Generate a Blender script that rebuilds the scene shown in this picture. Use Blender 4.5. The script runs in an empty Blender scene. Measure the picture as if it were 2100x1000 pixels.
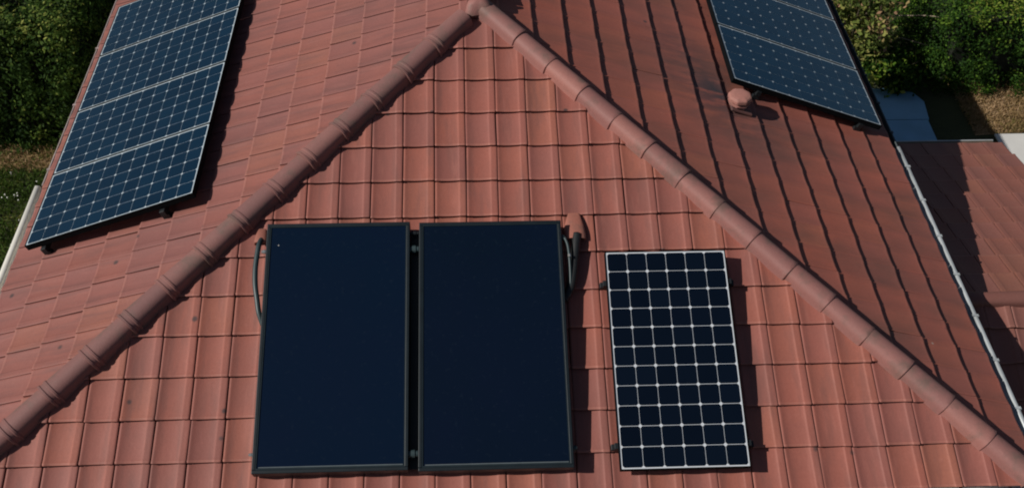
import bpy, bmesh, math, random
import numpy as np
from mathutils import Vector, Matrix
random.seed(7); rng = np.random.default_rng(11)
R_ = math.radians
sc = bpy.context.scene
# ------------------------------------------------------------------ camera
cam = bpy.data.cameras.new('camera'); co = bpy.data.objects.new('camera', cam); sc.collection.objects.link(co)
cam.sensor_width = 36.0; cam.sensor_fit = 'HORIZONTAL'; cam.lens = 36.0 * 2178.37 / 2100.0
cam.clip_start = 0.1; cam.clip_end = 2000
_r = Vector((0.99906495, -0.04030273, 0.01564966)); _u = Vector((0.01772915, 0.7120426, 0.7019124)); _f = Vector((0.03943221, 0.70097862, -0.71209134))
m = Matrix(((_r.x, _u.x, -_f.x, -0.104626), (_r.y, _u.y, -_f.y, -7.332157), (_r.z, _u.z, -_f.z, 4.72355), (0, 0, 0, 1)))
co.matrix_world = m
sc.camera = co
# ------------------------------------------------------------------ light
SUN_AZ, SUN_EL = R_(192), R_(40)
sdir = Vector((math.cos(SUN_EL) * math.cos(SUN_AZ), math.cos(SUN_EL) * math.sin(SUN_AZ), math.sin(SUN_EL)))
w = bpy.data.worlds.new('World'); sc.world = w; w.use_nodes = True
nt = w.node_tree; bg = nt.nodes['Background']
sky = nt.nodes.new('ShaderNodeTexSky'); sky.sky_type = 'NISHITA'; sky.sun_disc = False
sky.sun_elevation = SUN_EL; sky.sun_rotation = math.atan2(sdir.x, sdir.y)
nt.links.new(sky.outputs[0], bg.inputs[0]); bg.inputs[1].default_value = 0.05
sl = bpy.data.lights.new('sun', 'SUN'); sl.energy = 5.0; sl.angle = R_(0.5); sl.color = (1.0, 0.95, 0.88)
so = bpy.data.objects.new('sun', sl); sc.collection.objects.link(so)
so.rotation_euler = sdir.to_track_quat('Z', 'Y').to_euler()
sc.view_settings.view_transform = 'Standard'; sc.view_settings.look = 'None'
sc.view_settings.exposure = -0.5; sc.view_settings.gamma = 1.0
sc.render.engine = 'CYCLES'; sc.cycles.pixel_filter_type = 'BLACKMAN_HARRIS'; sc.cycles.filter_width = 2.0
# ------------------------------------------------------------------ helpers
C = sc.collection
TH, TW, TAN = 0.292, 0.23322, math.tan(0.363525)
CT, ST = math.cos(0.363525), math.sin(0.363525)
OF_F, OF_S, C0 = 0.3635, 0.5749, -0.5486
GZ = -4.0; RL = 0.5; BY = 3.40
FR = {'F': (Vector((1, 0, 0)), Vector((0, -CT, -ST)), Vector((0, -ST, CT)), Vector((0, 0, 0))),
      'R': (Vector((0, 1, 0)), Vector((CT, 0, -ST)), Vector((ST, 0, CT)), Vector((0, 0, 0))),
      'L': (Vector((0, -1, 0)), Vector((-CT, 0, -ST)), Vector((-ST, 0, CT)), Vector((0, 0, 0))),
      'B': (Vector((-1, 0, 0)), Vector((0, CT, -ST)), Vector((0, ST, CT)), Vector((0, RL, 0)))}
def frame_matrix(fr):
    u, v, n, o = fr
    return Matrix(((u.x, v.x, n.x, o.x), (u.y, v.y, n.y, o.y), (u.z, v.z, n.z, o.z), (0, 0, 0, 1)))

def link(name, me, mat, parent=None):
    o = bpy.data.objects.new(name, me); C.objects.link(o)
    if mat: me.materials.append(mat)
    if parent: o.parent = parent
    return o
def obj(name, bm, mat, parent=None, smooth=False, normals=True):
    if normals: bmesh.ops.recalc_face_normals(bm, faces=bm.faces)
    me = bpy.data.meshes.new(name); bm.to_mesh(me); bm.free()
    if smooth:
        me.polygons.foreach_set('use_smooth', [True] * len(me.polygons))
    return link(name, me, mat, parent)
def thing(name, label, cat, loc=(0, 0, 0), group=None):
    o = bpy.data.objects.new(name, None); C.objects.link(o); o.location = loc; o.empty_display_size = 0.1
    return tag(o, label, cat, group)
def tag(o, label, cat, group=None, kind=None):
    o['label'] = label; o['category'] = cat
    if group: o['group'] = group
    if kind: o['kind'] = kind
    return o
def box(bm, M, x0, x1, y0, y1, z0, z1, bev=0.0):
    vs = [bm.verts.new(M @ Vector(c)) for c in ((x0, y0, z0), (x1, y0, z0), (x1, y1, z0), (x0, y1, z0), (x0, y0, z1), (x1, y0, z1), (x1, y1, z1), (x0, y1, z1))]
    fs = [bm.faces.new([vs[i] for i in q]) for q in ((0, 3, 2, 1), (4, 5, 6, 7), (0, 1, 5, 4), (1, 2, 6, 5), (2, 3, 7, 6), (3, 0, 4, 7))]
    if bev:
        es = list({e for f in fs for e in f.edges})
        bmesh.ops.bevel(bm, geom=es, offset=bev, segments=2, affect='EDGES', profile=0.5)
I4 = Matrix.Identity(4)
def tube(bm, pts, rad, n=12, cap=True):
    rings = []
    pts = [Vector(p) for p in pts]
    rads = rad if isinstance(rad, (list, tuple)) else [rad] * len(pts)
    up = Vector((0.13, 0.2, 1)).normalized()
    for i, p in enumerate(pts):
        d = (pts[min(i + 1, len(pts) - 1)] - pts[max(i - 1, 0)]).normalized()
        a = d.cross(up).normalized(); b = a.cross(d)
        rings.append([bm.verts.new(p + (a * math.cos(t) + b * math.sin(t)) * rads[i]) for t in [2 * math.pi * k / n for k in range(n)]])
    for A, B in zip(rings, rings[1:]):
        for k in range(n): bm.faces.new((A[k], A[(k + 1) % n], B[(k + 1) % n], B[k]))
    if cap:
        bm.faces.new(rings[0][::-1]); bm.faces.new(rings[-1])
def lathe(bm, M, prof, n=20):
    rings = [[bm.verts.new(M @ Vector((r * math.cos(2 * math.pi * k / n), r * math.sin(2 * math.pi * k / n), z))) for k in range(n)] for r, z in prof]
    for A, B in zip(rings, rings[1:]):
        for k in range(n): bm.faces.new((A[k], A[(k + 1) % n], B[(k + 1) % n], B[k]))
    bm.faces.new(rings[-1]); bm.faces.new(rings[0][::-1])
def smooth_curve(pts, n=6):
    P = [Vector(p) for p in pts]; out = []
    for i in range(len(P) - 1):
        p0, p1, p2, p3 = P[max(i - 1, 0)], P[i], P[i + 1], P[min(i + 2, len(P) - 1)]
        for k in range(n):
            t = k / n
            out.append(0.5 * ((2 * p1) + (p2 - p0) * t + (2 * p0 - 5 * p1 + 4 * p2 - p3) * t * t + (3 * p1 - p0 - 3 * p2 + p3) * t ** 3))
    return out + [P[-1]]
# ------------------------------------------------------------------ materials
class MT:
    def __init__(s, name):
        s.m = bpy.data.materials.new(name); s.m.use_nodes = True; s.t = s.m.node_tree; s.b = s.t.nodes['Principled BSDF']
    def n(s, typ, **kw):
        x = s.t.nodes.new(typ)
        for k, v in kw.items():
            if k.startswith('_'): setattr(x, k[1:], v)
            else: x.inputs[k.replace('_', ' ')].default_value = v
        return x
    def l(s, a, b): s.t.links.new(a, b)
    def coord(s, scale=(1, 1, 1)):
        tc = s.n('ShaderNodeTexCoord'); mp = s.n('ShaderNodeMapping'); mp.inputs['Scale'].default_value = scale
        s.l(tc.outputs['Object'], mp.inputs[0]); return mp.outputs[0]
    def noise(s, sc_, det=4, rough=0.55, co=None):
        x = s.n('ShaderNodeTexNoise'); x.inputs['Scale'].default_value = sc_; x.inputs['Detail'].default_value = det; x.inputs['Roughness'].default_value = rough
        s.l(co if co is not None else s.coord(), x.inputs['Vector']); return x.outputs[0]
    def ramp(s, fac, stops):
        r = s.n('ShaderNodeValToRGB'); e = r.color_ramp.elements
        while len(e) < len(stops): e.new(0.5)
        for i, (p, c) in enumerate(stops):
            e[i].position = p; e[i].color = (*c, 1) if len(c) == 3 else c
        s.l(fac, r.inputs[0]); return r.outputs[0]
    def mix(s, fac, a, b, mode='MIX'):
        x = s.n('ShaderNodeMix'); x.data_type = 'RGBA'; x.blend_type = mode
        for v, i in ((fac, 0), (a, 6), (b, 7)):
            if isinstance(v, (int, float)): x.inputs[i].default_value = v
            elif isinstance(v, tuple): x.inputs[i].default_value = (*v, 1)
            else: s.l(v, x.inputs[i])
        return x.outputs[2]
    def math(s, op, a, b=0.0):
        x = s.n('ShaderNodeMath'); x.operation = op
        for v, i in ((a, 0), (b, 1)):
            if isinstance(v, (int, float)): x.inputs[i].default_value = v
            else: s.l(v, x.inputs[i])
        return x.outputs[0]
    def bump(s, h, st, dist=0.01):
        x = s.n('ShaderNodeBump'); x.inputs['Strength'].default_value = st; x.inputs['Distance'].default_value = dist
        s.l(h, x.inputs['Height']); s.l(x.outputs[0], s.b.inputs['Normal'])
    def attr(s, name):
        x = s.n('ShaderNodeAttribute'); x.attribute_name = name; return x
    def base(s, c):
        if isinstance(c, tuple): s.b.inputs['Base Color'].default_value = (*c, 1)
        else: s.l(c, s.b.inputs['Base Color'])
    def rough(s, r): s.b.inputs['Roughness'].default_value = r

def clay_mat(name, c, stain=0.0, use_attr=True, streak=None):
    k = MT(name); r, g, b = c
    if use_attr: tc = k.coord()
    else: tc = k.n('ShaderNodeNewGeometry').outputs['Position']
    if use_attr:
        at = k.attr('tint')
        col = k.ramp(at.outputs['Fac'], [(0.0, (r * 0.80, g * 0.84, b * 0.90)), (0.3, (r * 0.95, g * 1.0, b * 1.06)), (0.62, (r * 1.01, g * 0.98, b * 0.94)), (1.0, (r * 1.07, g * 1.14, b * 1.02))])
    else:
        oi = k.n('ShaderNodeObjectInfo')
        col = k.ramp(oi.outputs['Random'], [(0.0, (r * 0.80, g * 0.84, b * 0.90)), (1.0, (r * 1.16, g * 1.16, b * 1.14))])
    n1 = k.noise(5.0, 5, 0.6, tc)
    col = k.mix(k.math('MULTIPLY', k.math('SUBTRACT', n1, 0.40), 1.1), col, (r * 0.72, g * 0.86, b * 0.92))
    n2 = k.noise(1.1, 3, 0.5, tc)
    col = k.mix(k.ramp(n2, [(0.42, (0, 0, 0)), (0.70, (0.5, 0.5, 0.5))]), col, (r * 0.72, g * 0.86, b * 0.96))
    n3 = k.noise(60, 4, 0.7, tc)
    col = k.mix(k.ramp(n3, [(0.3, (0.22, 0.22, 0.22)), (0.6, (0, 0, 0))]), col, (r * 0.55, g * 0.55, b * 0.55))
    n3b = k.noise(22, 4, 0.7, tc)
    col = k.mix(k.ramp(n3b, [(0.6, (0, 0, 0)), (0.8, (0.5, 0.5, 0.5))]), col, (r * 1.15, g * 1.35, b * 1.4))
    if use_attr:
        col = k.mix(k.math('MULTIPLY', k.attr('lip_light').outputs['Fac'], 0.5), col, (r * 1.2, g * 1.4, b * 1.4))  # lit lower lip of each tile, painted into the clay colour
    if streak:
        ns_ = k.noise(1.0, 5, 0.6, k.coord(streak))
        col = k.mix(k.ramp(ns_, [(0.48, (0, 0, 0)), (0.68, (0.55, 0.55, 0.55))]), col, (r * 0.55, g * 0.72, b * 0.80))
        ns2 = k.noise(1.7, 4, 0.6, k.coord(streak))
        col = k.mix(k.ramp(ns2, [(0.56, (0, 0, 0)), (0.72, (0.40, 0.40, 0.40))]), col, (r * 1.15, g * 1.30, b * 1.35))
    # sparse round weather spots
    vo = k.n('ShaderNodeTexVoronoi'); vo.inputs['Scale'].default_value = 3.1; k.l(tc, vo.inputs['Vector'])
    cmask = k.n('ShaderNodeSeparateColor'); k.l(vo.outputs['Color'], cmask.inputs[0])
    spot = k.math('MULTIPLY', k.ramp(k.math('ADD', vo.outputs['Distance'], k.math('MULTIPLY', n3b, 0.05)), [(0.06, (0.9, 0.9, 0.9)), (0.105, (0, 0, 0))]), k.math('GREATER_THAN', cmask.outputs[0], 0.45))
    col = k.mix(spot, col, (0.07, 0.05, 0.05))
    vo2 = k.n('ShaderNodeTexVoronoi'); vo2.inputs['Scale'].default_value = 5.1; k.l(tc, vo2.inputs['Vector'])
    cm2 = k.n('ShaderNodeSeparateColor'); k.l(vo2.outputs['Color'], cm2.inputs[0])
    sp2 = k.math('MULTIPLY', k.ramp(vo2.outputs['Distance'], [(0.05, (0.8, 0.8, 0.8)), (0.08, (0, 0, 0))]), k.math('GREATER_THAN', cm2.outputs[1], 0.955))
    col = k.mix(sp2, col, (0.5, 0.45, 0.40))
    if not use_attr:    # grey-green lichen film on the caps
        nl = k.noise(4.5, 6, 0.65, tc)
        col = k.mix(k.ramp(nl, [(0.50, (0, 0, 0)), (0.66, (0.6, 0.6, 0.6))]), col, (0.13, 0.105, 0.085))
    if stain:
        # grey weathering streaks in one patch of the right-hand slope
        geo = k.n('ShaderNodeTexCoord'); sx = k.n('ShaderNodeSeparateXYZ'); k.l(geo.outputs['Object'], sx.inputs[0])
        d1 = k.math('SUBTRACT', 1.0, k.math('MULTIPLY', k.math('ABSOLUTE', k.math('SUBTRACT', k.math('SUBTRACT', sx.outputs[0], k.math('MULTIPLY', sx.outputs[1], -0.35)), 1.95)), 1.6))
        d2 = k.math('SUBTRACT', 1.0, k.math('MULTIPLY', k.math('ABSOLUTE', k.math('SUBTRACT', sx.outputs[1], -0.15)), 1.0))
        mk = k.math('MULTIPLY', k.math('MAXIMUM', d1, 0.0), k.math('MAXIMUM', d2, 0.0))
        ns = k.noise(3.2, 5, 0.65, k.coord((1.0, 3.0, 1.0)))
        st = k.math('MULTIPLY', mk, k.ramp(ns, [(0.36, (0, 0, 0)), (0.56, (1, 1, 1))]))
        col = k.mix(k.math('MULTIPLY', st, stain), col, (0.045, 0.043, 0.05))
        nb = k.noise(0.9, 5, 0.6, k.coord((1.0, 2.5, 1.0)))
        col = k.mix(k.ramp(nb, [(0.46, (0, 0, 0)), (0.68, (0.65, 0.65, 0.65))]), col, (0.15, 0.075, 0.06))
    k.base(col); k.rough(0.62); k.b.inputs['Specular IOR Level'].default_value = 0.35
    k.bump(k.math('ADD', n3, k.math('MULTIPLY', n3b, 1.2)), 0.22, 0.004)
    return k.m
CLAY = (0.360, 0.120, 0.090)
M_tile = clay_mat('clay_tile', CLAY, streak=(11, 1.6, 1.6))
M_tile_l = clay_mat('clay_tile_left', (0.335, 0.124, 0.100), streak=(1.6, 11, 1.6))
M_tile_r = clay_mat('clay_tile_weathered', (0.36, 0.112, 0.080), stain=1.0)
M_cap = clay_mat('clay_cap', (0.37, 0.158, 0.132), use_attr=False)
M_cap_w = clay_mat('clay_cap_weathered', (0.28, 0.125, 0.108), use_attr=False)
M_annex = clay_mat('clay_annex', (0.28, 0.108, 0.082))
M_hood = clay_mat('clay_hood', (0.42, 0.15, 0.105), use_attr=False)
M_vent = clay_mat('clay_vent', (0.46, 0.20, 0.16), use_attr=False)

def simple(name, c, rough=0.5, metal=0.0, coat=0.0, var=0.15, sc_=8.0, bump=0.0):
    k = MT(name); n = k.noise(sc_, 4)
    k.base(k.ramp(n, [(0.3, tuple(x * (1 - var) for x in c)), (0.7, tuple(min(1, x * (1 + var)) for x in c))]))
    k.rough(rough); k.b.inputs['Metallic'].default_value = metal
    if coat: k.b.inputs['Coat Weight'].default_value = coat; k.b.inputs['Coat Roughness'].default_value = 0.08
    if bump: k.bump(n, bump)
    return k.m
M_alu = simple('anodised_aluminium', (0.62, 0.64, 0.66), 0.38, 0.55, var=0.06)
M_alu_dark = simple('dark_mount', (0.016, 0.02, 0.023), 0.5, 0.3)
def cell_mat(name, a, b):
    k = MT(name); n = k.noise(7, 3); at = k.attr('tint')
    k.base(k.mix(k.math('MULTIPLY', n, 0.4), k.ramp(at.outputs['Fac'], [(0, a), (1.0, b)]), b))
    k.rough(0.18); k.b.inputs['IOR'].default_value = 1.45
    return k.m
M_cell = cell_mat('solar_cell', (0.0015, 0.004, 0.010), (0.003, 0.007, 0.016))
M_cell_b = cell_mat('solar_cell_blue', (0.0008, 0.014, 0.034), (0.0015, 0.020, 0.046))
M_cell_c = cell_mat('solar_cell_pale_blue', (0.002, 0.026, 0.060), (0.004, 0.034, 0.075))
M_frame = simple('frame_black', (0.003, 0.004, 0.005), 0.9)
M_frame.node_tree.nodes['Principled BSDF'].inputs['Specular IOR Level'].default_value = 0.1
M_back = simple('backsheet', (0.66, 0.70, 0.74), 0.25, var=0.05)
M_back_b = simple('backsheet_dusty', (0.50, 0.58, 0.63), 0.3, var=0.08)
def glass_mat(name, a, b):
    k = MT(name); n = k.noise(0.9, 3); n2 = k.noise(30, 4)
    c = k.ramp(n, [(0.35, a), (0.65, b)])
    c = k.mix(k.ramp(n2, [(0.60, (0, 0, 0)), (0.8, (0.16, 0.16, 0.16))]), c, (0.03, 0.045, 0.06))
    k.base(c); k.rough(0.10); k.b.inputs['IOR'].default_value = 1.45
    return k.m
M_abs1 = glass_mat('absorber_blue', (0.0028, 0.0100, 0.026), (0.0036, 0.0095, 0.026))
M_abs2 = glass_mat('absorber_dark', (0.0028, 0.0080, 0.019), (0.0034, 0.0080, 0.022))
M_cframe = simple('collector_frame', (0.006, 0.013, 0.018), 0.5, 0.2, var=0.25)
M_cbead = simple('glazing_bead', (0.03, 0.045, 0.052), 0.3, 0.4)
M_bead_lit = simple('bead_highlight', (0.16, 0.19, 0.20), 0.35, 0.3)
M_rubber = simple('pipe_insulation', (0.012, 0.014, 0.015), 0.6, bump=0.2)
M_hose = simple('solar_hose', (0.035, 0.058, 0.062), 0.45)
M_brass = simple('fitting_metal', (0.75, 0.72, 0.65), 0.25, 0.8)
M_gut_cream = simple('gutter_cream', (0.62, 0.58, 0.50), 0.5, var=0.12, sc_=3)
M_gut_cream2 = simple('gutter_bright_cream', (0.86, 0.83, 0.74), 0.45, var=0.04)
M_gut_grey = simple('gutter_zinc', (0.50, 0.53, 0.54), 0.42, 0.2, var=0.15, sc_=5)
M_gut_brown = simple('gutter_weathered', (0.42, 0.34, 0.32), 0.6, var=0.2)
M_gut_shade = simple('gutter_zinc_shade', (0.06, 0.075, 0.08), 0.45, 0.3)  # zinc gutter darkened to paint in the shadow of the panel row
M_bracket = simple('bracket_steel', (0.03, 0.035, 0.035), 0.5, 0.5)
M_wall = simple('render_wall', (0.58, 0.50, 0.42), 0.9, var=0.06, sc_=4, bump=0.1)
M_wood = simple('eave_board', (0.10, 0.07, 0.05), 0.8)

# ------------------------------------------------------------------ tiles
PU = [0.018, 0.035, 0.06, 0.08, 0.10, 0.14, 0.20, 0.27, 0.35, 0.43, 0.51, 0.59, 0.67, 0.73, 0.775, 0.79, 0.805, 0.85, 0.90, 0.955, 0.985, 1.0]
PW = [.0060, .0094, .0110, .0108, .0098, .0070, .0040, .0017, .0004, 0.0, .0006, .0022, .0052, .0082, .0112, .0144, .0154, .0152, .0164, .0166, .0158, .0128]
def tile_field(name, mat, parent, fr, ncols, r_off, rows, c_off, clip, tw=TW, th=TH, vtop=0.0, hscale=1.0, nose=0.0):
    """a field of interlocking tiles in the (u, v, w) frame of one slope"""
    M = frame_matrix(fr)
    verts = []; faces = []; tint = []; smooth = []; lip_light = []
    VS = [(-1.12, 0), (-0.55, 0), (-0.13, 0.0), (-0.06, 0.0028), (-0.02, 0.0045), (0.0, 0.0005)]
    npu = len(PU)
    for r in rows:
        v1 = (r + r_off) * th
        for c in ncols:
            u0 = (c + c_off) * tw
            if not clip(u0, u0 + tw, v1 - th, v1): continue
            ju = random.gauss(0, 0.0016); jv = random.gauss(0, 0.0022); jl = random.gauss(0, 0.0012); jr = random.gauss(0, 0.0012); rot = random.gauss(0, 0.006)
            t = min(1, max(0, random.gauss(0.5, 0.22)))
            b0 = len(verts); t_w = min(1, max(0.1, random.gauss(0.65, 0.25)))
            def P(k, fv, dw):
                pu = PU[k]; uu = u0 + ju + pu * tw; vv = v1 + jv + fv * th
                # gentle outward bow of the lower edge
                if fv > -0.5: vv += (0.004 * math.sin(math.pi * min(1, pu / 0.8)) if pu < 0.8 else 0.0)
                if nose: vv += nose * PW[k] * max(0.0, 1 + fv * 1.6)
                lift = -0.022 * (-fv) + dw
                lift += (jl * (1 - pu) + jr * pu) * (1 + fv)
                uu += rot * (vv - v1) 
                return M @ Vector((uu, vv, PW[k] * hscale + lift))
            for fv, dw in VS:
                for k in range(npu): verts.append(P(k, fv, dw)); 
            for i in range(len(VS) - 1):
                for k in range(npu - 1):
                    a = b0 + i * npu + k
                    faces.append((a, a + npu, a + npu + 1, a + 1)); tint.append(t); smooth.append(True)
                    lip_light.append(t_w if i >= 3 else 0.0)
            # lower edge face (own verts: sharp)
            b1 = len(verts)
            for k in range(npu): verts.append(P(k, 0.0, 0.0005))
            for k in range(npu): verts.append(P(k, -0.008, -0.0118))
            for k in range(npu - 1):
                faces.append((b1 + k, b1 + npu + k, b1 + npu + k + 1, b1 + k + 1)); tint.append(t); lip_light.append(0.0); smooth.append(False)
            # roll side face towards the seam
            b2 = len(verts)
            for fv, dw in VS: verts.append(P(npu - 1, fv, dw))
            for fv, dw in VS: verts.append(P(npu - 1, fv, dw - 0.020))
            nv = len(VS)
            for i in range(nv - 1):
                faces.append((b2 + i, b2 + i + 1, b2 + nv + i + 1, b2 + nv + i)); tint.append(t); lip_light.append(0.0); smooth.append(False)
            b3 = len(verts)
            for fv, dw in VS: verts.append(P(0, fv, dw))
            for fv, dw in VS: verts.append(P(0, fv, dw - 0.012))
            for i in range(nv - 1):
                faces.append((b3 + i + 1, b3 + i, b3 + nv + i, b3 + nv + i + 1)); tint.append(t); lip_light.append(0.0); smooth.append(False)
    me = bpy.data.meshes.new(name); me.from_pydata([tuple(v) for v in verts], [], faces)
    at = me.attributes.new('tint', 'FLOAT', 'FACE'); at.data.foreach_set('value', tint)
    at = me.attributes.new('lip_light', 'FLOAT', 'FACE'); at.data.foreach_set('value', lip_light)
    me.polygons.foreach_set('use_smooth', smooth)
    return link(name, me, mat, parent)
def cut(o, planes):
    bm = bmesh.new(); bm.from_mesh(o.data)
    for p, n in planes:
        bmesh.ops.bisect_plane(bm, geom=bm.verts[:] + bm.edges[:] + bm.faces[:], plane_co=p, plane_no=n, clear_outer=True)
    bm.to_mesh(o.data); bm.free()

house = thing('house', 'hip-roofed house with red clay tiles seen from above, solar panels on three of its slopes', 'house', (0, 0, GZ))
HI = Matrix.Translation((0, 0, -GZ))
def hp(o):      # parts are built in world coordinates: undo the parent's offset
    o.parent = house; o.matrix_parent_inverse = HI; return o
NR = range(0, 14)
g = 0.035
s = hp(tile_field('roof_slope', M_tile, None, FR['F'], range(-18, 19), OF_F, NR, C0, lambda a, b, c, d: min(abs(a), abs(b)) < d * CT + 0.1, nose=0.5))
cut(s, [((g, 0, 0), (1, 1, 0)), ((-g, 0, 0), (-1, 1, 0))])
s['label'] = 'front slope of large clay tiles'
NY = range(-17, 17)
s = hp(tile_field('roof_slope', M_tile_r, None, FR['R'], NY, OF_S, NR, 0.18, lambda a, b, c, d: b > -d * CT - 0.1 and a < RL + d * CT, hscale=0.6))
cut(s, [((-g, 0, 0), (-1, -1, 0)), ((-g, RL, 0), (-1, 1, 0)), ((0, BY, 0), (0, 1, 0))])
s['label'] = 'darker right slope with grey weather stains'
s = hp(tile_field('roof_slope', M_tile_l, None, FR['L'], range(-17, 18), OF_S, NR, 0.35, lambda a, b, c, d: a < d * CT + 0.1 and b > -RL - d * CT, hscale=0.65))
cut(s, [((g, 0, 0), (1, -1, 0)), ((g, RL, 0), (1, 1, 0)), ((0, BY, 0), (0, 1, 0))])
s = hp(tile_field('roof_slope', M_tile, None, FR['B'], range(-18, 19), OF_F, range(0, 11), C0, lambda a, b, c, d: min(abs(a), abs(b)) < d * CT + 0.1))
cut(s, [((g, RL, 0), (1, -1, 0)), ((-g, RL, 0), (-1, -1, 0))])
# boarding under the tiles
bm = bmesh.new()
ex, ey = 3.68, 3.62
def rv(x, y, z): return bm.verts.new((x, y, z))
dz = -0.10
a = rv(0, 0, dz); b_ = rv(0, RL, dz)
c4 = [rv(-ex, -ey, -ex * TAN + dz + .01), rv(ex, -ey, -ex * TAN + dz + .01), rv(ex, BY - .05, -ex * TAN + dz + .01), rv(-ex, BY - .05, -ex * TAN + dz + .01)]
d4 = [rv(v.co.x, v.co.y, v.co.z - 0.10) for v in c4]
for f in ((a, c4[0], c4[1]), (a, c4[1], c4[2], b_), (b_, c4[2], c4[3]), (b_, c4[3], c4[0], a), tuple(d4[::-1])): bm.faces.new(f)
for i in range(4): bm.faces.new((c4[i], c4[(i + 1) % 4], d4[(i + 1) % 4], d4[i]))
hp(obj('roof_deck', bm, M_wood, None))
bm = bmesh.new(); box(bm, I4, -3.30, 3.30, -3.2, 3.0, GZ - 0.1, -1.57); hp(obj('wall', bm, M_wall))
# hip and ridge caps
def cap_mesh(L, r0, r1, bead, seed):
    """barrel cap along +x, upper end at 0, lower end at L"""
    bm = bmesh.new(); n = 14
    rr = random.Random(seed)
    st = [(-0.05, r0), (0.0, r0), (L * 0.5, (r0 + r1) / 2)]
    if bead:
        st += [(L - 0.072, r1 - .002), (L - 0.066, r1 + .005), (L - 0.052, r1 + .006), (L - 0.046, r1 - 0.001), (L - 0.022, r1), (L - 0.016, r1 + .008), (L - 0.002, r1 + .009), (L, r1 + .006), (L, r1 - 0.012)]
    else:
        st += [(L - 0.03, r1), (L - 0.004, r1 + 0.002), (L, r1 - 0.001), (L, r1 - 0.014)]
    rings = []
    for x, r in st:
        ring = []
        for k in range(n + 1):
            t = math.pi * (k / n) * 1.0
            cx, sz = math.cos(t), math.sin(t)
            ring.append(bm.verts.new((x, r * cx * 1.04, r * (abs(sz) ** 0.85) * 0.86 - 0.006)))
        # skirts reaching down onto the tiles
        ring.insert(0, bm.verts.new((x, r * 1.06, -0.055))); ring.append(bm.verts.new((x, -r * 1.06, -0.055)))
        rings.append(ring)
    for A, B in zip(rings, rings[1:]):
        for k in range(len(A) - 1): bm.faces.new((A[k], A[k + 1], B[k + 1], B[k]))
    bmesh.ops.recalc_face_normals(bm, faces=bm.faces)
    me = bpy.data.meshes.new('ridge_tile'); bm.to_mesh(me); bm.free()
    me.polygons.foreach_set('use_smooth', [True] * len(me.polygons))
    me.set_sharp_from_angle(angle=R_(38))
    return me
def axis_matrix(p, d, roll=0.0):
    d = d.normalized(); side = Vector((0, 0, 1)).cross(d).normalized(); up = d.cross(side)
    M = Matrix(((d.x, side.x, up.x, p.x), (d.y, side.y, up.y, p.y), (d.z, side.z, up.z, p.z), (0, 0, 0, 1)))
    return M @ Matrix.Rotation(roll, 4, 'X')
HL = math.sqrt(2 + TAN * TAN)
def caps(sx, sy, x0, dx, n, mat, bead, oy=0.0, r0=.084, r1=.093, lift=0.022):
    me = cap_mesh(dx * HL, r0, r1, bead, 1); me.materials.append(mat)
    for k in range(n):
        xs = x0 + dx * (k - 1)
        p = Vector((sx * xs, oy + sy * xs, -xs * TAN + lift + random.gauss(0, .002)))
        d = Vector((sx, sy, -TAN))
        o = bpy.data.objects.new('ridge_tile', me); C.objects.link(o); hp(o)
        d.x += random.gauss(0, .007); d.y += random.gauss(0, .007)
        o.matrix_basis = axis_matrix(p, d, random.gauss(0, .02))
caps(-1, -1, 0.385, 0.2335, 15, M_cap_w, True, r0=.078, r1=.086)
caps(1, -1, 0.318, 0.2352, 15, M_cap, False, r0=.073, r1=.080)
caps(-1, 1, 0.35, 0.234, 12, M_cap, False, RL)
caps(1, 1, 0.35, 0.234, 12, M_cap, False, RL)
me = cap_mesh(0.30, .080, .092, False, 3); me.materials.append(M_cap_w)
for k in range(2):
    o = bpy.data.objects.new('ridge_tile', me); C.objects.link(o); hp(o)
    o.matrix_basis = axis_matrix(Vector((0, 0.31 + 0.30 * k, 0.035)), Vector((0, -1, 0)))
# apex piece where the hips meet
bm = bmesh.new()
ctr = bm.verts.new((0, -0.02, 0.082)); n = 18; ring = []; ring2 = []
for k in range(n):
    t = 2 * math.pi * k / n
    lob = 0.070 + 0.070 * max(max(0, math.cos(t + math.pi * 0.75)) ** 4, max(0, math.cos(t + math.pi * 0.25)) ** 4, 0.3 * max(0, math.cos(t - math.pi / 2)) ** 4)
    x, y = lob * math.cos(t), lob * math.sin(t) - 0.01
    ring.append(bm.verts.new((x * .8, y * .8, 0.078 - 0.1 * lob))); ring2.append(bm.verts.new((x, y, -0.02)))
for k in range(n):
    bm.faces.new((ctr, ring[k], ring[(k + 1) % n])); bm.faces.new((ring[k], ring2[k], ring2[(k + 1) % n], ring[(k + 1) % n]))
hp(obj('apex_tile', bm, M_cap, smooth=True))
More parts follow.
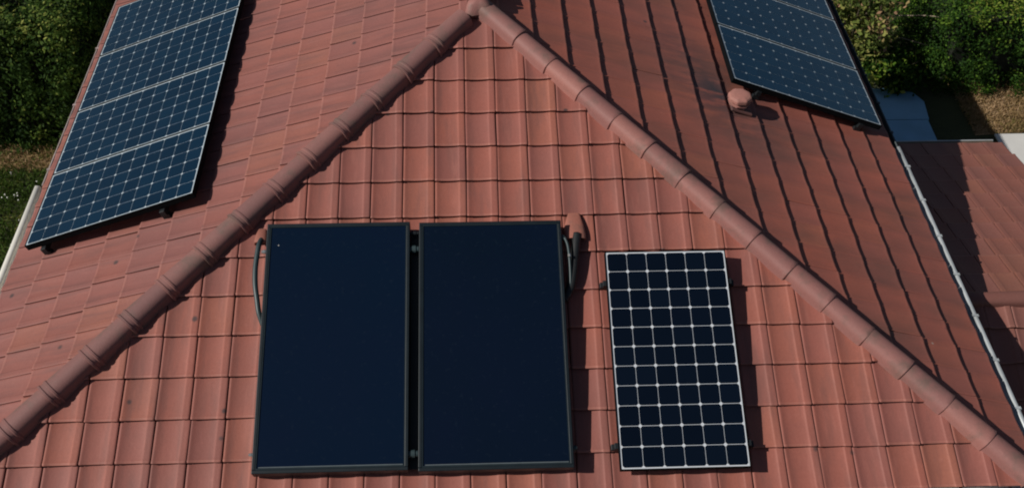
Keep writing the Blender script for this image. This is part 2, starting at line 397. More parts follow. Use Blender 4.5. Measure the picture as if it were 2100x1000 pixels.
# gutters
def gutter(pts_a, pts_b, out, mat, bracket_step, name='gutter', bracket_m=M_bracket, br_phase=0.2, span=None, r=0.062, wide=False, rim=0.0):
    """half-round gutter between two points; out = outward horizontal direction"""
    A, B = Vector(pts_a), Vector(pts_b); out = Vector(out); L = (B - A).length; d = (B - A).normalized()
    bm = bmesh.new(); n = 10
    prof = [(-r * math.cos(math.pi * k / n), -r * math.sin(math.pi * k / n)) for k in range(n + 1)]
    prof += [(r + .004, .007), (r + .012 + rim, .009), (r + .017 + rim, .002), (r + .013 + rim, -.006), (r + .004, -.004)]
    nn = len(prof); segs = max(2, int(L / 0.8)); rings = []
    for i in range(segs + 1):
        p = A.lerp(B, i / segs) + Vector((0, 0, random.gauss(0, .0015)))
        rings.append([bm.verts.new(p + out * x + Vector((0, 0, z))) for x, z in prof])
    for Q, T in zip(rings, rings[1:]):
        for k in range(nn - 1): bm.faces.new((Q[k], Q[k + 1], T[k + 1], T[k]))
    gobj = obj(name, bm, mat, None, smooth=True)
    md = gobj.modifiers.new('s', 'SOLIDIFY'); md.thickness = 0.0025
    hp(gobj)
    t = br_phase
    lo, hi = span if span else (0, L)
    while t < hi:
        if t > lo:
            bm = bmesh.new(); p = A + d * t
            M = Matrix(((out.x, d.x, 0, p.x), (out.y, d.y, 0, p.y), (0, 0, 1, p.z), (0, 0, 0, 1)))
            box(bm, M, r - .012, r + rim + .019, -0.010, 0.010, 0.0098, 0.0145)
            if wide: box(bm, M, -r - .02, r - .012, -0.010, 0.010, 0.0098, 0.0145)
            box(bm, M, r + rim + .0195, r + rim + .022, -0.012, 0.012, -0.03, 0.0140)
            b = obj('gutter_bracket', bm, bracket_m, gobj)
        t += bracket_step
    return gobj
gz = -1.462
gutter((3.735, -3.72, gz), (3.735, -0.10, gz), (1, 0, 0), M_gut_grey, 0.435, br_phase=0.30, bracket_m=M_gut_grey, r=.040, rim=.014)
gutter((3.735, -0.098, gz), (3.735, BY, gz), (1, 0, 0), M_gut_shade, 0.435, bracket_m=M_gut_shade, span=(0.1, 3), r=.040)
gutter((-3.750, -3.72, gz), (-3.750, -0.45, gz), (-1, 0, 0), M_gut_cream2, 9, bracket_m=M_gut_cream, r=.018, rim=.030, br_phase=8)
gutter((-3.715, -0.448, gz), (-3.715, BY, gz), (-1, 0, 0), M_gut_brown, 0.9, bracket_m=M_gut_brown, span=(0.1, 4), r=.026)
gutter((-3.72, -3.672, -1.408), (3.72, -3.672, -1.408), (0, -1, 0), M_gut_cream2, 0.333, br_phase=0.186, wide=True, r=.032, rim=.030)
# sheet-clay pipe hood and roof vent belong to the house roof
def hood_mesh(L, wd, ht):
    bm = bmesh.new(); n = 12; rings = []
    for i in range(9):
        t = i / 8; x = L * t; e = math.sin(t * math.pi / 2) ** 0.8
        ring = []
        for k in range(n + 1):
            a_ = math.pi * k / n
            ring.append(bm.verts.new((wd * (0.45 + 0.55 * e) * math.cos(a_), x, max(0.0, ht * e * math.sin(a_) ** 0.5) + 0.001)))
        rings.append(ring)
    inner = [bm.verts.new((v.co.x * .82, L - 0.001, v.co.z * .80)) for v in rings[-1]]
    deep = [bm.verts.new((v.co.x * .80, L - 0.06, v.co.z * .6)) for v in rings[-1]]
    rings += [inner, deep]
    for A, B in zip(rings, rings[1:]):
        for k in range(n): bm.faces.new((A[k], A[k + 1], B[k + 1], B[k]))
    bm.faces.new(rings[0]); bm.faces.new(deep[::-1])
    return bm
def on(fr, u, v, w_=0.0):
    U, V, N, O = FR[fr]; return O + U * u + V * v + N * w_
def place_mesh(o, fr, u, v, w_=0.0, rz=0.0):
    o.matrix_basis = Matrix.Translation(on(fr, u, v, w_)) @ frame_matrix((FR[fr][0], FR[fr][1], FR[fr][2], Vector((0, 0, 0)))) @ Matrix.Rotation(rz, 4, 'Z')
o = hp(obj('pipe_hood', hood_mesh(0.22, 0.082, 0.055), M_hood, smooth=True)); o.data.set_sharp_from_angle(angle=R_(40)); place_mesh(o, 'F', 0.655, 1.855, 0.008)
o['label'] = 'brighter orange clay pipe hood beside the collector'
o = hp(obj('pipe_hood', hood_mesh(0.13, 0.05, 0.055), M_hood, smooth=True)); place_mesh(o, 'F', -1.60, 1.93, -0.005)
# mushroom roof vent
bm = bmesh.new(); V0 = Vector((2.18, -0.285, 0)); V0.z = -2.18 * TAN
M = Matrix.Translation(V0)
M8 = M @ Matrix.Rotation(math.pi / 8, 4, 'Z') @ Matrix.Diagonal((.86, .86, .95, 1))
lathe(bm, M8, [(0.085, -0.06), (0.088, 0.050), (0.112, 0.054), (0.112, 0.066), (0.08, 0.067), (0.072, 0.072), (0.072, 0.095), (0.05, 0.096)], 8)
stem = hp(obj('roof_vent', bm, M_vent, smooth=True)); stem.data.set_sharp_from_angle(angle=R_(35))
bm = bmesh.new()
lathe(bm, M8, [(0.05, 0.096), (0.116, 0.086), (0.120, 0.089), (0.119, 0.118), (0.108, 0.130), (0.070, 0.137), (0.02, 0.139)], 8)
for v in bm.verts:
    d = v.co - V0; v.co.z += 0.02 * max(0, -d.y) - 0.05 * d.x
bmesh.ops.bevel(bm, geom=bm.edges[:], offset=0.004, segments=2, affect='EDGES')
cap = obj('vent_cap', bm, M_vent, stem)
for a_ in (0.5, 2.6, 4.2, 5.6):
    bm = bmesh.new(); box(bm, M @ Matrix.Rotation(a_, 4, 'Z'), 0.06, 0.075, -.01, .01, 0.07, 0.10)
    obj('vent_post', bm, M_vent, stem)
bm = bmesh.new(); fm = frame_matrix(FR['R'])
box(bm, Matrix.Translation(V0) @ frame_matrix((FR['R'][0], FR['R'][1], FR['R'][2], Vector((0, 0, 0)))), -0.10, 0.10, -0.09, 0.11, 0.0, 0.024, bev=0.008)
obj('base_flange', bm, M_tile_r, stem)

# ------------------------------------------------------------------ solar things
def local(o, root):
    o.parent = root; return o
def root_on(name, label, cat, fr, u, v, w_=0.0, group=None):
    o = thing(name, label, cat, group=group)
    o.matrix_basis = Matrix.Translation(on(fr, u, v, w_)) @ frame_matrix((FR[fr][0], FR[fr][1], FR[fr][2], Vector((0, 0, 0))))
    return o
def pv_parts(W, H, nu, nv, fw=0.005, t=0.05, top=0.0, gap=0.0036, ch=0.012, mg=0.008, mcell=None, mback=None):
    """meshes of a framed module lying in its local x (W) by y (H) plane, glass near z=top"""
    bm = bmesh.new()
    for x0, x1, y0, y1 in ((0, W, 0, fw), (0, W, H - fw, H), (0, fw, fw, H - fw), (W - fw, W, fw, H - fw)):
        box(bm, I4, x0, x1, y0, y1, top - t, top)
    fm_ = bpy.data.meshes.new('frame'); bmesh.ops.recalc_face_normals(bm, faces=bm.faces); bm.to_mesh(fm_); bm.free(); fm_.materials.append(M_frame)
    bm = bmesh.new(); box(bm, I4, fw, W - fw, fw, H - fw, top - 0.012, top - 0.004)
    bk = bpy.data.meshes.new('backsheet'); bmesh.ops.recalc_face_normals(bm, faces=bm.faces); bm.to_mesh(bk); bm.free(); bk.materials.append(mback or M_back)
    bm = bmesh.new()
    cu = (W - 2 * fw - 2 * mg) / nu; cv = (H - 2 * fw - 2 * mg) / nv
    tint = []
    z = top - 0.0025
    for i in range(nu):
        for j in range(nv):
            x0 = fw + mg + i * cu + gap / 2; x1 = x0 + cu - gap; y0 = fw + mg + j * cv + gap / 2; y1 = y0 + cv - gap
            q = [(x0 + ch, y0), (x1 - ch, y0), (x1, y0 + ch), (x1, y1 - ch), (x1 - ch, y1), (x0 + ch, y1), (x0, y1 - ch), (x0, y0 + ch)]
            bm.faces.new([bm.verts.new((x, y, z)) for x, y in q]); tint.append(random.random())
    cl = bpy.data.meshes.new('cell_grid'); bm.to_mesh(cl); bm.free(); cl.materials.append(mcell or M_cell)
    at = cl.attributes.new('tint', 'FLOAT', 'FACE'); at.data.foreach_set('value', tint)
    return fm_, bk, cl
def mesh_child(name, me, root):
    o = bpy.data.objects.new(name, me); C.objects.link(o); o.parent = root; return o
# single module on the front slope
pv = root_on('solar_panel', 'single upright solar panel with white grid lines on the front slope beside the black collectors', 'solar panel', 'F', 0.850, 2.213)
for nm, me in zip(('frame', 'backsheet', 'cell_grid'), pv_parts(0.859, 1.546, 6, 11, top=0.115)): mesh_child(nm, me, pv)
for v in (0.235, 1.385):
    bm = bmesh.new(); box(bm, I4, -0.045, 0.857 + 0.05, v - 0.02, v + 0.02, 0.032, 0.074, bev=.003); r_ = obj('mounting_rail', bm, M_alu_dark, pv)
    for x in (-0.014, 0.857 + 0.014):
        bm = bmesh.new(); box(bm, I4, x - 0.0125, x + 0.0125, v - 0.02, v + 0.02, 0.0745, 0.108, bev=.002); obj('end_clamp', bm, M_alu_dark, r_)
    for x in (0.1, 0.75):
        bm = bmesh.new(); box(bm, I4, x - 0.02, x + 0.02, v - 0.03, v + 0.03, -0.02, 0.0315); obj('roof_hook', bm, M_alu_dark, r_)
# arrays
def array(fr, yb, v0, v1, labels, group, w_top=0.12, **kw):
    meshes = pv_parts(0.826, v1 - v0, 6, 11, top=w_top, mback=M_back_b, **kw)
    out = []
    for y0, lb in zip(yb, labels):
        u = y0 if fr == 'R' else -(y0 + 0.826)
        rt = root_on('solar_panel', lb, 'solar panel', fr, u, v0, 0.0, group)
        for nm, me in zip(('frame', 'backsheet', 'cell_grid'), meshes): mesh_child(nm, me, rt)
        out.append(rt)
    return out
array('L', [-1.424, -0.592, 0.242, 1.078], 2.264, 3.752,
      ['solar panel nearest the camera in the left row, its lower edge above bare tiles', 'second solar panel up the left row, next above the nearest one',
       'third solar panel up the left row, below the one cut by the picture top', 'farthest solar panel of the left row, cut off by the top of the picture'], 'solar panels in the row on the left slope', w_top=0.135, mcell=M_cell_b, gap=0.0036, ch=0.0100, mg=0.011)
array('R', [-0.070, 0.764, 1.598], 2.270, 3.795,
      ['solar panel nearest the camera in the right row, just behind the clay roof vent', 'middle solar panel of the right row, between the nearest one and the topmost',
       'farthest solar panel of the right row, mostly cut off by the top of the picture'], 'solar panels in the row on the right slope', mcell=M_cell_c, gap=0.0026, ch=0.0108, mg=0.014)
def rail(fr, v, y0, y1, label):
    M = frame_matrix(FR[fr]); bm = bmesh.new()
    a_, b = (y0, y1) if fr == 'R' else (-y1, -y0)
    box(bm, M, a_, b, v - 0.022, v + 0.022, 0.030, 0.078, bev=.003)
    rt = tag(obj('mounting_rail', bm, M_alu_dark), label, 'rail', 'rails under the panel rows')
    k = y0 + 0.03
    while k < y1:
        uu = k if fr == 'R' else -k
        bm = bmesh.new(); box(bm, M, uu - 0.02, uu + 0.02, v - 0.03, v + 0.03, -0.01, 0.029); obj('roof_hook', bm, M_alu_dark, rt); k += 0.8
    return rt
rail('L', 3.62, -1.455, 1.9, 'dark rail under the left panel row nearer the cream gutter')
rail('L', 2.56, -1.455, 1.9, 'dark rail under the left panel row on its side towards the ridge')
rail('R', 2.55, -0.085, 2.4, 'dark rail under the right panel row on its side towards the clay vent')
rail('R', 3.60, -0.085, 2.4, 'dark rail under the right panel row nearer the grey gutter')
# thermal collectors
def collector(u0, u1, v0, v1, mat, label):
    TOPZ = 0.115
    rt = root_on('solar_collector', label, 'solar collector', 'F', u0, v0, 0, 'black thermal collectors on the front slope')
    W, H = u1 - u0, v1 - v0; top = TOPZ; fw = 0.024
    bm = bmesh.new()
    for x0, x1, y0, y1 in ((0, W, 0, fw), (0, W, H - fw, H), (0, fw, fw, H - fw), (W - fw, W, fw, H - fw)):
        box(bm, I4, x0, x1, y0, y1, top - 0.095, top, bev=.004)
    box(bm, I4, fw, W - fw, fw, H - fw, top - 0.094, top - 0.088)
    obj('frame', bm, M_cframe, rt)
    bm = bmesh.new(); box(bm, I4, fw, W - fw, fw, H - fw, top - 0.020, top - 0.007); obj('glass', bm, mat, rt)
    bm = bmesh.new(); bw = 0.006
    for x0, x1, y0, y1 in ((fw, W - fw, fw, fw + bw), (fw, W - fw, H - fw - bw * 1.6, H - fw), (fw, fw + bw, fw + bw, H - fw - bw * 1.6), (W - fw - bw, W - fw, fw + bw, H - fw - bw * 1.6)):
        box(bm, I4, x0, x1, y0, y1, top - 0.0065, top - 0.0015)
    obj('glazing_bead', bm, M_cbead, rt)
    bm = bmesh.new(); tube(bm, [(fw + .02, H - fw - .016, top - .006), (W * .6, H - fw - .015, top - .005), (W - fw - .01, H - fw - .014, top - .004)], .0045, 8)  # extra pale strip that paints a highlight along the lower bead
    obj('lower_highlight', bm, M_bead_lit, rt)
    return rt
c1 = collector(-1.542, -0.532, 1.950, 3.722, M_abs1, 'left one of the two large black solar collectors, navy glass without grid lines')
c2 = collector(-0.466, 0.549, 1.958, 3.733, M_abs2, 'right one of the two large black solar collectors, beside the orange pipe hood')
def fitting(rt, x, y, z, ax, r, L, mat, name):
    bm = bmesh.new()
    if ax == 'x': p = [(x, y, z), (x + L * .3, y, z), (x + L * .3001, y, z), (x + L * .7, y, z), (x + L * .7001, y, z), (x + L, y, z)]
    else: p = [(x, y, z), (x, y + L * .3, z), (x, y + L * .3001, z), (x, y + L * .7, z), (x, y + L * .7001, z), (x, y + L, z)]
    tube(bm, p, [r, r, r * 1.3, r * 1.3, r, r]); return obj(name, bm, mat, rt, smooth=False)
bm = bmesh.new(); lathe(bm, Matrix.Translation((0.088, 0.165, 0.1085)), [(0.006, 0), (0.005, 0.002), (0.001, 0.003)], 9); obj('dropping', bm, M_brass, c1)
fitting(c1, -0.035, 0.20, 0.078, 'x', 0.013, 0.035, M_brass, 'pipe_fitting')
fitting(c1, -0.030, 1.64, 0.078, 'x', 0.010, 0.030, M_brass, 'pipe_fitting')
bm = bmesh.new(); box(bm, I4, 1.0135, 1.0725, 0.06, 1.755, 0.028, 0.040, bev=.003); obj('gap_shade_strip', bm, M_rubber, c1)  # black strip added to paint the shade between the two collectors
fitting(c1, 1.006, 0.20, 0.078, 'x', 0.021, 0.066, M_hose, 'pipe_connector')
fitting(c1, 1.006, 0.075, 0.078, 'x', 0.012, 0.066, M_alu_dark, 'pipe_connector')
fitting(c1, 1.006, 1.66, 0.078, 'x', 0.021, 0.066, M_hose, 'pipe_connector')
fitting(c2, 1.012, 1.64, 0.078, 'x', 0.014, 0.030, M_hose, 'pipe_fitting')
fitting(c2, 1.012, 0.12, 0.078, 'x', 0.018, 0.026, M_hose, 'pipe_fitting')
def F(u, v, w_): return on('F', u, v, w_)
bm = bmesh.new(); tube(bm, smooth_curve([F(-1.595, 2.02, .02), F(-1.600, 2.09, .075), F(-1.606, 2.17, .085), F(-1.612, 2.28, .085), F(-1.606, 2.40, .08), F(-1.588, 2.51, .07), F(-1.572, 2.60, .06), F(-1.545, 2.68, .035)]), 0.0185, 10)
tag(obj('hose', bm, M_hose, smooth=True), 'grey-green hose bowing out from the left side of the left black collector', 'hose')
bm = bmesh.new(); tube(bm, smooth_curve([F(0.668, 2.04, .045), F(0.655, 2.12, .055), F(0.640, 2.22, .055), F(0.625, 2.33, .05), F(0.600, 2.45, .04), F(0.55, 2.54, .03)]), 0.032, 12)
hz = tag(obj('insulated_pipe', bm, M_rubber, smooth=True), 'thick black insulated pipe coming out of the orange pipe hood', 'pipe')
bm = bmesh.new(); tube(bm, smooth_curve([F(0.572, 2.09, .10), F(0.590, 2.15, .105), F(0.598, 2.25, .10), F(0.600, 2.4, .07), F(0.585, 2.52, .05)]), 0.010, 10)
tp = tag(obj('thin_pipe', bm, M_hose, smooth=True), 'thin grey pipe running down the right side of the right black collector', 'pipe')
bm = bmesh.new(); tube(bm, [F(0.596, 2.225, .112), F(0.597, 2.245, .112)], 0.011, 8); obj('pipe_clip', bm, M_brass, tp)
# ------------------------------------------------------------------ neighbouring annex
AX1 = 5.66; RY = -1.69; RZ = -1.74; BS = math.atan(0.29); FS = math.atan(0.42)
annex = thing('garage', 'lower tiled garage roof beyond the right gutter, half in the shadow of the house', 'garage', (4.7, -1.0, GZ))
AI = Matrix.Translation((-4.7, 1.0, -GZ))
def ap(o): o.parent = annex; o.matrix_parent_inverse = AI; return o
fb = (Vector((-1, 0, 0)), Vector((0, math.cos(BS), -math.sin(BS))), Vector((0, math.sin(BS), math.cos(BS))), Vector((0, RY, RZ)))
ff = (Vector((1, 0, 0)), Vector((0, -math.cos(FS), -math.sin(FS))), Vector((0, -math.sin(FS), math.cos(FS))), Vector((0, RY, RZ)))
AW = 0.225
ncol = 11
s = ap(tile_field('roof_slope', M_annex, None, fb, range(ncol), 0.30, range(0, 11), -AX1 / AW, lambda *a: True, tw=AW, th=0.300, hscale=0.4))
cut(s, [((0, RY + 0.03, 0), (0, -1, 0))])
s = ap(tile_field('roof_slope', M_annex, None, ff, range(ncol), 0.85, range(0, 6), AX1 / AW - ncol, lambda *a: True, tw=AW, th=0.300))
cut(s, [((0, RY - 0.03, 0), (0, 1, 0))])
X0 = AX1 - ncol * AW
bm = bmesh.new()
yb = RY + 3.25 * math.cos(BS); zb = RZ - 3.25 * math.sin(BS) - .05; yf = RY - 1.75 * math.cos(FS); zf = RZ - 1.75 * math.sin(FS) - .05
sec = [(RY, RZ - 0.05), (yb, zb), (yb, zb - 0.12), (yf, zb - 0.12), (yf, zf)]
A = [bm.verts.new((X0 + .02, y, z)) for y, z in sec]; B = [bm.verts.new((AX1 - .03, y, z)) for y, z in sec]
bm.faces.new(A); bm.faces.new(B[::-1])
for i in range(5): bm.faces.new((A[i], B[i], B[(i + 1) % 5], A[(i + 1) % 5]))
ap(obj('roof_deck', bm, M_wood))
me = cap_mesh(0.42, .060, .068, False, 5); me.materials.append(M_annex)
for k in range(6):
    o = bpy.data.objects.new('ridge_tile', me); C.objects.link(o); ap(o)
    o.matrix_basis = axis_matrix(Vector((X0 + 0.05 + 0.42 * k, RY, RZ - 0.01)), Vector((1, 0, 0)))
bm = bmesh.new(); box(bm, I4, X0 + 0.15, AX1 - 0.2, yf + 0.25, yb - 0.3, GZ - .1, zb - 0.115); ap(obj('wall', bm, M_wall))
bm = bmesh.new(); box(bm, I4, X0, AX1 - .01, yb + .0, yb + 0.015, zb - 0.10, zb + 0.0); ap(obj('fascia', bm, M_gut_grey))

# ------------------------------------------------------------------ ground
def ground_mat(name, stops, scale, bscale=40, bump=0.6):
    k = MT(name); tc = k.coord(); n = k.noise(scale, 6, 0.65, tc); n2 = k.noise(bscale, 4, 0.7, tc)
    c = k.ramp(n, stops); c = k.mix(k.ramp(n2, [(0.35, (0.6, 0.6, 0.6)), (0.6, (0, 0, 0))]), c, (0.02, 0.025, 0.008))
    k.base(c); k.rough(0.95); k.bump(n2, bump, 0.03); return k.m
M_ground = ground_mat('meadow_soil', [(0.3, (0.030, 0.038, 0.014)), (0.7, (0.065, 0.070, 0.025))], 1.2)
M_dry = ground_mat('dry_soil', [(0.3, (0.20, 0.16, 0.05)), (0.5, (0.36, 0.23, 0.11)), (0.7, (0.46, 0.30, 0.17))], 3.0)
M_path = simple('path_concrete', (0.22, 0.42, 0.60), 0.85, var=0.10, sc_=3, bump=0.1)
M_drive = simple('drive_concrete', (0.66, 0.65, 0.62), 0.85, var=0.06, sc_=3, bump=0.1)
def sheet(name, pts, z, mat, t=0.02):
    bm = bmesh.new(); bot = [bm.verts.new((x, y, z - t)) for x, y in pts]; tp_ = [bm.verts.new((x, y, z)) for x, y in pts]
    bm.faces.new(tp_); n = len(pts)
    for i in range(n): bm.faces.new((bot[i], bot[(i + 1) % n], tp_[(i + 1) % n], tp_[i]))
    o = obj(name, bm, mat); o['kind'] = 'structure'; return o
bm = bmesh.new(); vs = [bm.verts.new(c) for c in ((-400, -400, GZ), (400, -400, GZ), (400, 400, GZ), (-400, 400, GZ))]; bm.faces.new(vs)
o = obj('ground', bm, M_ground); o['kind'] = 'structure'
def wob(pts, amp=0.08, n=6):
    out = []
    for i in range(len(pts)):
        a_, b = Vector(pts[i]), Vector(pts[(i + 1) % len(pts)])
        for k in range(n): out.append(tuple(a_.lerp(b, k / n) + Vector((random.uniform(-amp, amp), random.uniform(-amp, amp)))))
    return out
sheet('dry_grass_ground', wob([(6.5, 3.10), (14, 3.10), (14, 4.6), (6.5, 4.6)]), GZ + 0.008, M_dry, .004)
sheet('dry_grass_ground', wob([(-9, 2.62), (-5.0, 2.62), (-5.0, 3.05), (-9, 3.05)], .1), GZ + 0.008, M_dry, .004)
sheet('driveway', [(6.70, -8), (14, -8), (14, 3.06), (6.70, 3.06)], GZ + 0.035, M_drive)
sheet('path', [(3.3, 3.38), (5.94, 3.38), (5.99, 3.75), (5.90, 3.95), (5.6, 4.05), (3.3, 4.05)], GZ + 0.035, M_path)
sheet('path', [(3.3, -8), (5.6, -8), (5.92, 3.365), (3.3, 3.365)], GZ + 0.035, M_path)
# ------------------------------------------------------------------ foliage
def leaf_mat(name, stops):
    k = MT(name); at = k.attr('tint'); c = k.ramp(at.outputs['Fac'], stops)
    k.base(c); k.rough(0.6); k.b.inputs['Specular IOR Level'].default_value = 0.1
    tr = k.n('ShaderNodeBsdfTranslucent'); k.l(c, tr.inputs[0]); mx = k.n('ShaderNodeMixShader'); mx.inputs[0].default_value = 0.25
    k.l(k.b.outputs[0], mx.inputs[1]); k.l(tr.outputs[0], mx.inputs[2]); k.l(mx.outputs[0], k.t.nodes['Material Output'].inputs[0])
    return k.m
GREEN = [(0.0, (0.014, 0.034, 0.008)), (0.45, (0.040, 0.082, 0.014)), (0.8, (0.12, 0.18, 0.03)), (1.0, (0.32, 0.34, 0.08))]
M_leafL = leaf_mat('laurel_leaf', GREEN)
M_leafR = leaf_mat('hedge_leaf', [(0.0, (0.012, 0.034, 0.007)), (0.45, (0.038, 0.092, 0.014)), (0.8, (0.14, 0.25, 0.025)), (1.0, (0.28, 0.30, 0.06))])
M_leafY = leaf_mat('shrub_leaf', [(0.0, (0.05, 0.08, 0.02)), (0.4, (0.17, 0.22, 0.05)), (0.75, (0.32, 0.32, 0.09)), (1.0, (0.45, 0.27, 0.16))])
M_grass = leaf_mat('grass_blade', [(0.0, (0.035, 0.07, 0.012)), (0.6, (0.085, 0.15, 0.025)), (1.0, (0.24, 0.22, 0.07))])
M_drygrass = leaf_mat('dry_blade', [(0.0, (0.12, 0.15, 0.03)), (0.3, (0.36, 0.24, 0.11)), (1.0, (0.60, 0.42, 0.26))])
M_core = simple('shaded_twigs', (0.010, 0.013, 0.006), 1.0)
M_bark = simple('bark', (0.11, 0.085, 0.06), 0.9, bump=0.4)
def leaves(name, pts, size, tint, mat, parent=None, aspect=0.5, up=0.3, droop=None, nbias=None):
    n = len(pts); pts = np.asarray(pts, float)
    a_ = rng.normal(size=(n, 3)); 
    if droop is not None: a_ = a_ * 0.5 + np.asarray(droop)
    a_ /= np.linalg.norm(a_, axis=1, keepdims=True)
    b = rng.normal(size=(n, 3)); b[:, 2] += up; b = np.cross(a_, b); b /= np.linalg.norm(b, axis=1, keepdims=True)
    nn = np.cross(a_, b)
    if nbias is not None:
        nn = nbias + rng.normal(size=(n, 3)) * 0.55; nn /= np.linalg.norm(nn, axis=1, keepdims=True)
        a_ = np.cross(nn, rng.normal(size=(n, 3))); a_ /= np.linalg.norm(a_, axis=1, keepdims=True); b = np.cross(nn, a_)
    L = (size * rng.uniform(.6, 1.35, n))[:, None]; W = L * aspect
    v = np.stack([pts - a_ * L * .5, pts + b * W * .5 + nn * L * .06, pts + a_ * L * .5, pts - b * W * .5 + nn * L * .06], 1).reshape(-1, 3)
    me = bpy.data.meshes.new(name); me.vertices.add(4 * n); me.vertices.foreach_set('co', v.ravel())
    me.loops.add(4 * n); me.loops.foreach_set('vertex_index', np.arange(4 * n, dtype=np.int32))
    me.polygons.add(n); me.polygons.foreach_set('loop_start', np.arange(0, 4 * n, 4, dtype=np.int32)); me.polygons.foreach_set('loop_total', np.full(n, 4, dtype=np.int32))
    at = me.attributes.new('tint', 'FLOAT', 'FACE'); at.data.foreach_set('value', np.clip(tint, 0, 1).astype(np.float32))
    me.update(); me.validate()
    return link(name, me, mat, parent)
def hedge(label, x0, x1, y0, y1, h, nclump, per, size, mat, rclump=0.17, group=None, top_in=0.1, top_light=0.28):
    rt = thing('hedge', label, 'hedge', ((x0 + x1) / 2, (y0 + y1) / 2, GZ), group)
    inv = Matrix.Translation((-(x0 + x1) / 2, -(y0 + y1) / 2, -GZ))
    ax, ay, W, D = x0, y0, x1 - x0, y1 - y0
    areas = np.array([W * h, W * D, D * h, D * h]); pick = rng.choice(4, nclump, p=areas / areas.sum())
    r1, r2 = rng.random(nclump), rng.random(nclump); dep = rng.normal(0, 0.07, nclump)
    cx = np.where(pick == 0, ax + r1 * W, np.where(pick == 1, ax + r1 * W, np.where(pick == 2, ax + dep, ax + W + dep)))
    cy = np.where(pick == 0, ay + dep, np.where(pick == 1, ay + r2 * D, ay + r1 * D))
    cz = np.where(pick == 1, h + dep, r2 * h)
    cy = cy + np.where(pick == 0, top_in * (cz / h) ** 2, 0)
    ct = rng.normal(0.42, 0.17, nclump)
    cr = rclump * rng.uniform(.6, 1.4, nclump)
    off = rng.normal(size=(nclump, per, 3)); off /= np.linalg.norm(off, axis=2, keepdims=True); off *= (rng.random((nclump, per, 1)) ** 0.4) * cr[:, None, None]
    P = np.stack([cx, cy, cz], 1)[:, None, :] + off
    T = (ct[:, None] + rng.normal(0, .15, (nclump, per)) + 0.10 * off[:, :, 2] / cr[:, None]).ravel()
    T = T + np.repeat(np.where(pick == 1, top_light, -0.08), per)  # sunlit top painted as lighter leaves, the sides as darker ones
    P = P.reshape(-1, 3); P[:, 2] = np.maximum(P[:, 2], 0.03) + GZ
    FN = np.array([(0, -1, 0.25), (0, -0.15, 1), (-1, 0, 0.25), (1, 0, 0.25)], float)[pick]
    NB = (FN[:, None, :] + 0.9 * off / cr[:, None, None]).reshape(-1, 3)
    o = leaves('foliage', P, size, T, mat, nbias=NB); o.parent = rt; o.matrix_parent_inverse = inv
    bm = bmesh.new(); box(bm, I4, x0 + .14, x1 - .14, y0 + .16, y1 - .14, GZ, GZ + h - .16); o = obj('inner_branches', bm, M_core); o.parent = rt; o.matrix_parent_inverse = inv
    return rt
hedge('tall dark green hedge left of the house behind the lawn', -9.6, -4.75, 3.15, 7.6, 1.55, 2800, 62, 0.050, M_leafL, rclump=0.18, top_light=0.12)
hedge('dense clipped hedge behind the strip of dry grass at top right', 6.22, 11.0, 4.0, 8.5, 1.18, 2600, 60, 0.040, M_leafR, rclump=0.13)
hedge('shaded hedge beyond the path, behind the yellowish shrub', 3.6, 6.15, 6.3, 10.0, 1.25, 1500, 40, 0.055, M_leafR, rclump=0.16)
def shrub(name, label, cat, x, y, h, rad, ncl, per, size, mat, rc=0.14, group=None, low=0.1, twigs=7):
    rt = thing(name, label, cat, (x, y, GZ), group); inv = Matrix.Translation((-x, -y, -GZ))
    bm = bmesh.new(); tips = []
    for k in range(twigs):
        a_ = 2 * math.pi * k / twigs + random.uniform(-.3, .3); rr = rad * random.uniform(.35, .8); hh = h * random.uniform(.55, .9)
        p = [Vector((x + .04 * math.cos(a_), y + .04 * math.sin(a_), GZ)), Vector((x + rr * .45 * math.cos(a_), y + rr * .45 * math.sin(a_), GZ + hh * .55)), Vector((x + rr * math.cos(a_), y + rr * math.sin(a_), GZ + hh))]
        tube(bm, smooth_curve(p, 4), [0.022 - 0.0019 * i for i in range(9)], 6)
    o = obj('stem', bm, M_bark); o.parent = rt; o.matrix_parent_inverse = inv
    d = rng.normal(size=(ncl, 3)); d /= np.linalg.norm(d, axis=1, keepdims=True); d *= rng.random((ncl, 1)) ** 0.45
    c = np.stack([x + d[:, 0] * rad, y + d[:, 1] * rad, GZ + h * (0.5 + low * .5) + d[:, 2] * h * (0.5 - low * .5)], 1)
    off = rng.normal(size=(ncl, per, 3)) * rc * 0.55
    P = (c[:, None, :] + off).reshape(-1, 3)
    T = (rng.normal(.42, .27, ncl)[:, None] + rng.normal(0, .16, (ncl, per))).ravel()
    P[:, 2] = np.maximum(P[:, 2], GZ + .02)
    o = leaves('foliage', P, size, T, mat); o.parent = rt; o.matrix_parent_inverse = inv
    return rt
sh = shrub('shrub', 'loose yellowish shrub with bare twigs beside the right panel row', 'shrub', 5.12, 4.60, 1.6, 0.56, 120, 24, 0.085, M_leafY)
bm = bmesh.new()
for p in ([(5.7, 5.0, GZ + .55), (6.1, 4.7, GZ + .75), (6.45, 4.45, GZ + .85)], [(5.65, 4.9, GZ + .35), (6.05, 4.55, GZ + .42), (6.45, 4.3, GZ + .40)], [(5.75, 5.2, GZ + 1.0), (6.0, 5.1, GZ + 1.1), (6.3, 5.0, GZ + 1.3)]):
    tube(bm, smooth_curve(p, 4), 0.009, 5)
o = obj('bare_twig', bm, simple('pale_twig', (0.30, 0.24, 0.17), .8), sh); o.matrix_parent_inverse = Matrix.Translation((-5.12, -4.60, -GZ))
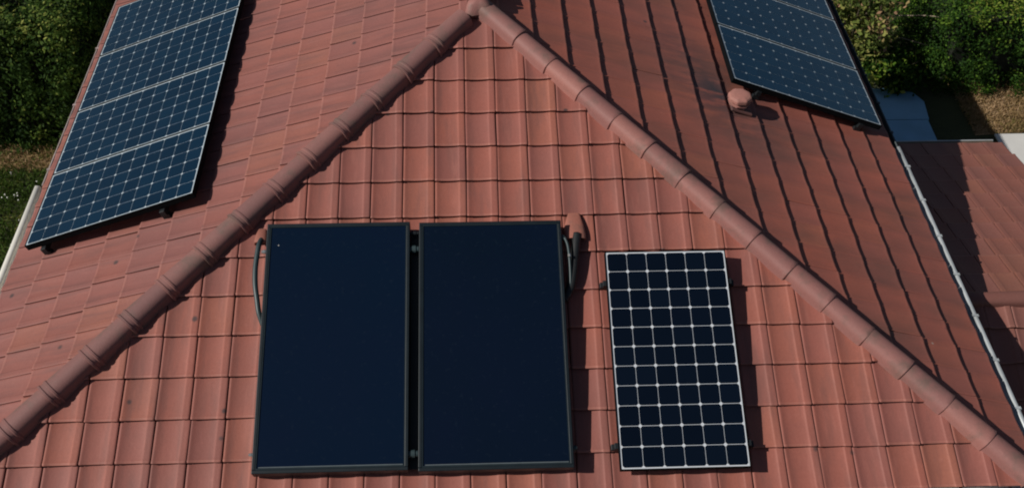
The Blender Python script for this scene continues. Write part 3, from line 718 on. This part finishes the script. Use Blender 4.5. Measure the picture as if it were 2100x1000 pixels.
shrub('low_shrub', 'low dark fern-like plant hanging over the end of the shaded path', 'shrub', 5.62, 4.22, 0.45, 0.40, 110, 26, 0.09, M_leafR, rc=0.12, twigs=5)
def strew(name, label, x0, x1, y0, y1, n, size, mat, cat='grass', avoid=None):
    P = np.stack([rng.uniform(x0, x1, n), rng.uniform(y0, y1, n), GZ + rng.uniform(.01, .06, n)], 1)
    cl = np.sin(P[:, 0] * 5.1 + np.sin(P[:, 1] * 4)) * np.sin(P[:, 1] * 6.3 + 1.3 * np.sin(P[:, 0] * 3.1))
    if avoid is not None: P = P[avoid(P)]; cl = cl[:0] if False else np.sin(P[:, 0] * 5.1 + np.sin(P[:, 1] * 4)) * np.sin(P[:, 1] * 6.3)
    T = 0.45 + 0.22 * cl + rng.normal(0, .2, len(P))
    o = leaves(name, P, size, T, mat, aspect=0.16, droop=(0.0, 0.0, 0.75)); tag(o, label, cat, kind='stuff'); return o
strew('grass', 'green lawn left of the house', -8.0, -4.0, -1.5, 3.2, 60000, 0.075, M_grass, avoid=lambda P: (np.abs(P[:, 1] - 2.85) > 0.22) | (rng.random(len(P)) < .35))
strew('dry_grass', 'brown dry grass strip in front of the right hedge', 6.45, 9.0, 3.1, 4.2, 16000, 0.06, M_drygrass)
strew('dry_grass', 'patch of brown dry grass at the foot of the left hedge', -8.0, -4.6, 2.6, 3.1, 5000, 0.06, M_drygrass)
# daisies
P = []; 
for k in range(7): P.append((random.gauss(-5.52, .09), random.gauss(2.14, .035), GZ + .07))
for k in range(10): P.append((random.uniform(-6.2, -5.2), random.uniform(0.6, 2.6), GZ + .06))
bm = bmesh.new()
for x, y, z in P:
    M = Matrix.Translation((x, y, z)) @ Matrix.Rotation(random.uniform(-.3, .3), 4, 'X')
    lathe(bm, M, [(0.003, -0.03), (0.0085, 0.0), (0.0075, 0.003), (0.003, 0.005)], 7)
tag(obj('daisy', bm, simple('petals', (0.8, 0.8, 0.75), .7)), 'small white daisies in the left lawn', 'flowers', kind='stuff')
